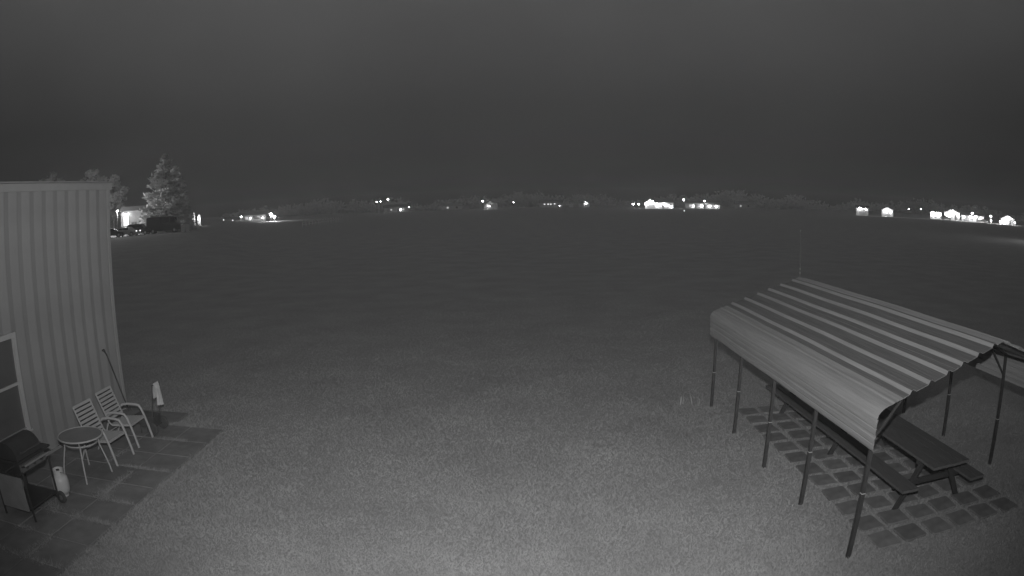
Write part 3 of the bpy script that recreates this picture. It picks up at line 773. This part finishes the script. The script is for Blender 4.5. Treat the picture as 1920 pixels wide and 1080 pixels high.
# left house and its yard
hs = house('house', -31.55, 118, 8.4, 7, 4.0, .7, 'pale sided house lit by a bright lamp behind the pine', yaw=-6, wins=((-3.2, 2.35, .95, 1.6, 1), (2.6, 1.5, 1.2, 1.1, 0)), door=-1.6,
           lamps=((-3.2, 0, 3.45, .4, 22),))
po = MB(); po.box((-3.2, -1.2, .66), (.45, .35, 1.30)); po.build('porch_column', M_HWALL, hs)
MB().box((-2.2, -.70, 1.36), (3.6, 1.4, .10)).build('porch_deck', M_HROOF, hs)
for k in range(5): MB().box((-2.3 + k * .30, -1.3, 1.90), (.07, .07, .98)).build('railing_post', M_FRAME, hs)
flat_strip('driveway', -36.2, -27.3, 103, 106.5, M_ASPH, 'lit driveway edge in front of the left house')
car(-29.55, 108, 'large dark van parked in front of the pine', 80, M_CAR, 'van')
car(-31.9, 109, 'dark car parked under the lit house lamp', 70, M_CAR, 'suv')
car(-33.05, 108, 'pale car between the dark car and the metal building', 60, M_CARL, 'sedan', True)
car(-34.55, 108, 'dark sedan half hidden behind the corner of the metal building', 85, M_CAR, 'sedan')
def bin_(az, d, label):
    p = polar(az, d); t = thing('trash_bin', label, 'bin', p, face(az), 'trash bins by the driveway')
    MB().box((0, 0, .58), (.56, .60, 1.0), None, 1.12).build('body', M_BIN, t)
    MB().box((0, -.03, 1.12), (.68, .76, .08)).build('lid', M_BIN, t)
    for s in (-1, 1):
        o = MB().lathe([(.03, -.04), (.12, -.04), (.12, .04), (.03, .04)], 12, axis='y'); o.v = [(y, x, z) for x, y, z in o.v]; o.build('wheel', M_RUBBER, t, False, (s * .24, .28, .12))
bin_(-27.87, 97, 'left one of two pale trash bins by the driveway'); bin_(-27.45, 97.5, 'right one of two pale trash bins by the driveway')
add_lampL = pole_lamp(-33.9, 112, 4.2, 'short pole lamp between the metal building and the lit house', .35, 700)
def pillar(az, d, h, w, label):
    p = polar(az, d); t = thing('gate_pillar', label, 'pillar', p, face(az), 'lit gate pillars right of the pine')
    MB().box((0, 0, h / 2 - .1), (w, w, h)).build('shaft', M_HWALL, t); MB().box((0, 0, h - .04), (w + .2, w + .2, .12)).build('cap', M_HWALL, t)
    MB().box((0, 0, .12), (w + .15, w + .15, .3)).build('plinth', M_HWALL, t)
    MB().lathe([(.06, h + .02), (.14, h + .12), (.12, h + .30), (.02, h + .38)], 10).build('lantern', M_WIN, t, True)
    add_light('lamp_light', (-.2, -1.3, 1.6), 110, t)
pillar(-26.85, 160, 2.7, .65, 'taller lit gate pillar right of the pine trees'); pillar(-26.38, 162, 2.2, .75, 'shorter brighter gate pillar right of the taller pillar')
# small path lights
def path_light(az, d, label):
    p = polar(az, d); t = thing('path_light', label, 'lamp', p, 0, 'low path lights right of the gate pillars')
    MB().tube([(0, 0, -.1), (0, 0, .7)], .04, 6).build('stake', M_POST, t); MB().lathe([(.05, .7), (.16, .74), (.15, .92), (.20, .95), (.03, 1.02)], 10).build('lantern', M_WIN, t, True)
path_light(-24.2, 200, 'low path light nearer the gate pillars'); path_light(-23.4, 205, 'low path light farther from the gate pillars')
# second lit yard
house('house', -21.6, 300, 12, 7, 2.5, 1.4, 'dim low house left of the bright flood lamp', yaw=4, wins=((-3, 1.4, 1.3, 1.1, 2), (2.5, 1.4, 1.3, 1.1, 2)), door=.2, lamps=((-1.2, 0, 1.2, .35, 30), (4.4, 0, 1.2, .35, 30)))
pole_lamp(-22.65, 285, 1.9, 'low round lamp at the left end of the dim house', .75, 300)
pole_lamp(-20.05, 268, 3.3, 'brightest flood lamp on a pole left of the fence', 1.3, 3500)
pole_lamp(-19.75, 262, 2.2, 'lower flood lamp just beside the brightest one', 1.1, 1500)
car(-21.2, 282, 'pale car parked in front of the dim low house', 88, M_CARL, 'suv')

# picket fence
def fence():
    p0 = polar(-17.35, 160); p1 = polar(-14.0, 205); dv = p1 - p0; L = dv.length; n = 15
    t = thing('picket_fence', 'faint pale open fence standing in the dark field', 'fence', p0, math.atan2(dv.y, dv.x))
    for k in range(n): MB().box((L * k / (n - 1), 0, .65), (.28, .12, 1.5)).build('fence_post', M_HWALL, t)
    for z in (.5, 1.05): MB().box((L / 2, 0, z), (L, .05, .10)).build('rail', M_BIN, t)
fence()

# centre-left and centre homes
house('house', -9.3, 380, 14, 8, 2.6, 1.5, 'far house under three lamps left of centre', yaw=5, wins=((-3.5, 1.4, 1.0, .8, 2), (3.2, 1.4, 1.0, .8, 2)), door=0.4, lamps=((1.6, 0, 1.4, .4, 22),))
pole_lamp(-10.1, 340, 7.2, 'tallest of the three lamps left of centre', .9, 150)
pole_lamp(-10.70, 345, 6.1, 'middle lamp of the three left of centre', .6, 0)
pole_lamp(-11.02, 345, 6.1, 'leftmost lamp of the three left of centre', .6, 0)
pole_lamp(-8.35, 370, 2.6, 'small lamp at the right end of the house left of centre', .45, 0)
house('house', -4.8, 400, 12, 7, 2.5, 1.4, 'dark far house left of the centre lamp', yaw=-4, wins=((-2.5, 1.3, 1.2, 1.0, 2), (2.8, 1.3, 1.2, 1.0, 0)), door=0)
pole_lamp(-2.26, 350, 4.7, 'bright lamp nearest the centre of the horizon', .9, 150)
house('barn', -1.6, 360, 7, 8, 2.8, 1.6, 'small barn lit beside the centre lamp', cat='barn', yaw=8, gable_front=True, garage=(.2, 2.8, 2.4), lamps=((-1.0, 0, 1.9, .6, 26),))
pole_lamp(.28, 390, 3.6, 'tiny lamp just right of the small barn', .5, 0)
car(1.0, 380, 'pale car parked alone near the middle of the horizon', 90, M_CARL, 'sedan', True)
house('house', 3.3, 400, 13, 8, 2.7, 1.6, 'low house with a row of small lit windows near centre', yaw=-3, wins=((-3.4, 2.0, .7, .7, 1), (-1.3, 2.0, .7, .7, 1), (.2, 2.0, .7, .7, 1), (2.4, 2.2, .7, .7, 1)), door=4.6, lamps=((5.2, 0, 1.0, .25, 8),))
house('shed', 5.4, 390, 8, 5, 2.3, 1.0, 'pale shed right of the house with lit windows', cat='shed', yaw=-10, garage=(0, 3, 2.0))
house('garage', 6.2, 395, 4.5, 6, 2.6, 1.2, 'narrow garage with a lit strip under its eave', cat='garage', gable_front=True, garage=(0, 2.6, 2.1), lamps=((.2, 0, 2.5, .7, 14),))
# bright centre-right home
pole_lamp(10.13, 350, 2.3, 'left one of two low lamps beside the bright home', .95, 250)
pole_lamp(10.60, 350, 2.3, 'right one of two low lamps beside the bright home', .95, 250)
house('house', 12.55, 335, 11.5, 8, 2.9, 2.0, 'brightest white house right of centre', yaw=6, wins=((3.2, 1.5, 1.3, 1.1, 1),), door=.6, lamps=((-2.6, 0, 2.0, .9, 330), (1.0, 0, 2.2, .9, 260), (4.6, 0, 1.0, .6, 40)))
house('garage', 11.55, 333, 5.0, 6, 2.7, 1.8, 'white gabled garage at the left end of the brightest house', cat='garage', gable_front=True, garage=(.2, 3.2, 2.3), lamps=((-1.9, 0, 2.6, .8, 420), (1.2, 0, 3.5, .8, 700)))
pole_lamp(14.39, 340, 4.6, 'lamp on a pole right of the brightest house', .8, 500)
flat_strip('driveway', 10.6, 14.6, 326, 330, M_HWALL, 'pale lit driveway in front of the brightest house')
house('house', 15.3, 360, 10, 7, 2.5, 1.4, 'dim house with a glowing low front right of the brightest house', yaw=-6, wins=((-2.4, 1.4, 1.2, 1.0, 2),), door=.5, lamps=((-.6, 0, 1.3, .5, 45), (3.8, 0, 1.5, .8, 70)))
pole_lamp(16.15, 350, 4.1, 'lamp on a pole left of the long low bright shed', .75, 400)
house('shed', 16.85, 350, 7.5, 5, 2.0, .8, 'long low bright shed right of the pole lamp', cat='shed', yaw=2, garage=(0, 4.4, 1.7), lamps=((-1.6, 0, 1.4, .8, 130), (1.8, 0, 1.3, .7, 90)))
sp = thing('reflector_stake', 'small bright reflector stake in the field below the brightest house', 'stake', polar(14.42, 228), face(14.42))
MB().tube([(0, 0, -.1), (0, 0, .55)], .03, 6).build('stake', M_SLEEVE, sp); MB().lathe([(.03, .45), (.16, .55), (.16, .75), (.03, .85)], 10).build('reflector', M_WIN, sp, True)  # emission on the reflector paints in the light it would throw back
house('house', 19.6, 380, 11, 7, 2.5, 1.6, 'nearly dark house with one faint window right of centre', yaw=5, wins=((-2.4, 1.5, .9, .9, 2), (2.0, 1.5, .9, .9, 0)), door=0)

# right-hand side
flat_strip('road', 29.4, 47.5, 268, 272, M_BIN, 'pale lit road edge on the right side of the field')
house('shed', 30.05, 281, 5.6, 5, 2.9, .9, 'left pale shed lit on the right horizon', cat='shed', yaw=-4, garage=(.3, 3.2, 2.3), wins=(), lamps=((-.9, 0, 2.8, .9, 90), (1.6, 0, 2.6, .5, 35)))
house('shed', 32.4, 279, 5.2, 5, 2.7, .9, 'bright white shed right of the left pale shed', cat='shed', yaw=5, gable_front=True, garage=(0, 2.8, 2.2), lamps=((-.8, 0, 2.5, .9, 230), (1.2, 0, 2.0, .6, 60)))
pole_lamp(34.4, 330, 3.6, 'faint lamp right of the bright white shed', .45, 0); pole_lamp(35.55, 330, 3.8, 'faint lamp left of the bright row of buildings', .5, 0)
house('store', 37.0, 290, 5.6, 6, 2.7, .6, 'bright boxy store front at the left end of the lit row', cat='building', yaw=3, wins=((-1.3, 1.4, 1.6, 1.3, 1), (1.2, 1.4, 1.6, 1.3, 1)), lamps=((-1.6, 0, 2.6, .8, 600), (1.4, 0, 2.3, .8, 400)))
house('store', 38.55, 284, 7.5, 7, 3.0, 1.2, 'gabled bright store next to the boxy store front', cat='building', yaw=-4, gable_front=True, door=1.9, wins=((-1.8, 1.5, 1.8, 1.3, 1),), lamps=((-2.6, 0, 1.7, .8, 260), (.4, 0, 3.3, 1.0, 480), (2.9, 0, 2.3, .6, 120)))
house('workshop', 40.6, 284, 11, 8, 2.2, .9, 'long low workshop with several lamps in the lit row', cat='building', yaw=2, garage=(-3.2, 2.6, 1.9), door=2.2, lamps=((-4.6, 0, 1.9, .6, 60), (-1.2, 0, 1.9, .6, 60), (1.4, 0, 2.1, .8, 260), (4.2, 0, 1.0, .8, 180)))
pole_lamp(39.25, 270, 1.9, 'low lamp at the left end of the workshop', .6, 250); pole_lamp(39.75, 268, 1.9, 'low lamp in front of the workshop garage door', .6, 250)
pole_lamp(40.55, 278, 3.6, 'pole lamp above the middle of the workshop', .9, 800)
pole_lamp(42.40, 275, 3.0, 'upper lamp between the workshop and the right end house', .9, 500); pole_lamp(42.42, 268, 1.2, 'lower lamp between the workshop and the right end house', .6, 200)
house('house', 44.1, 268, 6.5, 6, 2.2, 1.2, 'bright small house at the right edge of the horizon', yaw=-6, gable_front=True, door=1.2, lamps=((-1.8, 0, 1.3, .8, 160), (.5, 0, 2.6, .9, 380)))
pole_lamp(43.35, 266, 1.2, 'low lamp left of the small house at the right edge', .7, 250); pole_lamp(44.85, 264, 1.2, 'low lamp right of the small house at the right edge', .7, 250)
car(38.0, 272, 'pale car parked in front of the bright stores', 90, M_CARL, 'suv'); car(41.6, 270, 'pale sedan parked right of the workshop', 85, M_CARL, 'sedan', True)
pole_lamp(49.0, 108, 9.5, 'street lamp at the far right lighting the field edge', .5, 1300)

# far woods reading as one dim mass
def woods():
    q = np.random.RandomState(5); cs = []
    for az in np.linspace(-24, 60, 330):
        d = 480 + 60 * math.sin(az * .21) + q.rand() * 50; h = 4.6 + 2.2 * math.sin(az * .37 + 1) + 1.4 * math.sin(az * 1.1) + q.rand() * 2.4
        p = polar(az, d)
        for z in np.arange(1.0, max(2.5, h), 2.6): cs.append(((p.x, p.y, p.z + z), 3.6))
    V, n = leaf_cloud(cs, 24, 1.3, 6, .8)
    o = quads_obj('far_woods', V, n, M_WOODS, None); tag(o, 'dim line of woods along the horizon', 'woods', kind='stuff')
woods()

# thin night haze: one closed box of even air round the camera and everything that stands on the field
def haze():
    m = bpy.data.materials.new('haze_air'); m.use_nodes = True; n = m.node_tree; n.nodes.clear()
    o = n.nodes.new('ShaderNodeOutputMaterial'); v = n.nodes.new('ShaderNodeVolumePrincipled')
    v.inputs['Color'].default_value = (.85, .85, .85, 1); v.inputs['Density'].default_value = .0008
    n.links.new(v.outputs[0], o.inputs['Volume'])
    b = MB().box((0, 0, 8.0), (1720, 1720, 21)).build('haze', m); tag(b, 'thin night haze over the whole field', 'haze', kind='stuff')
haze()
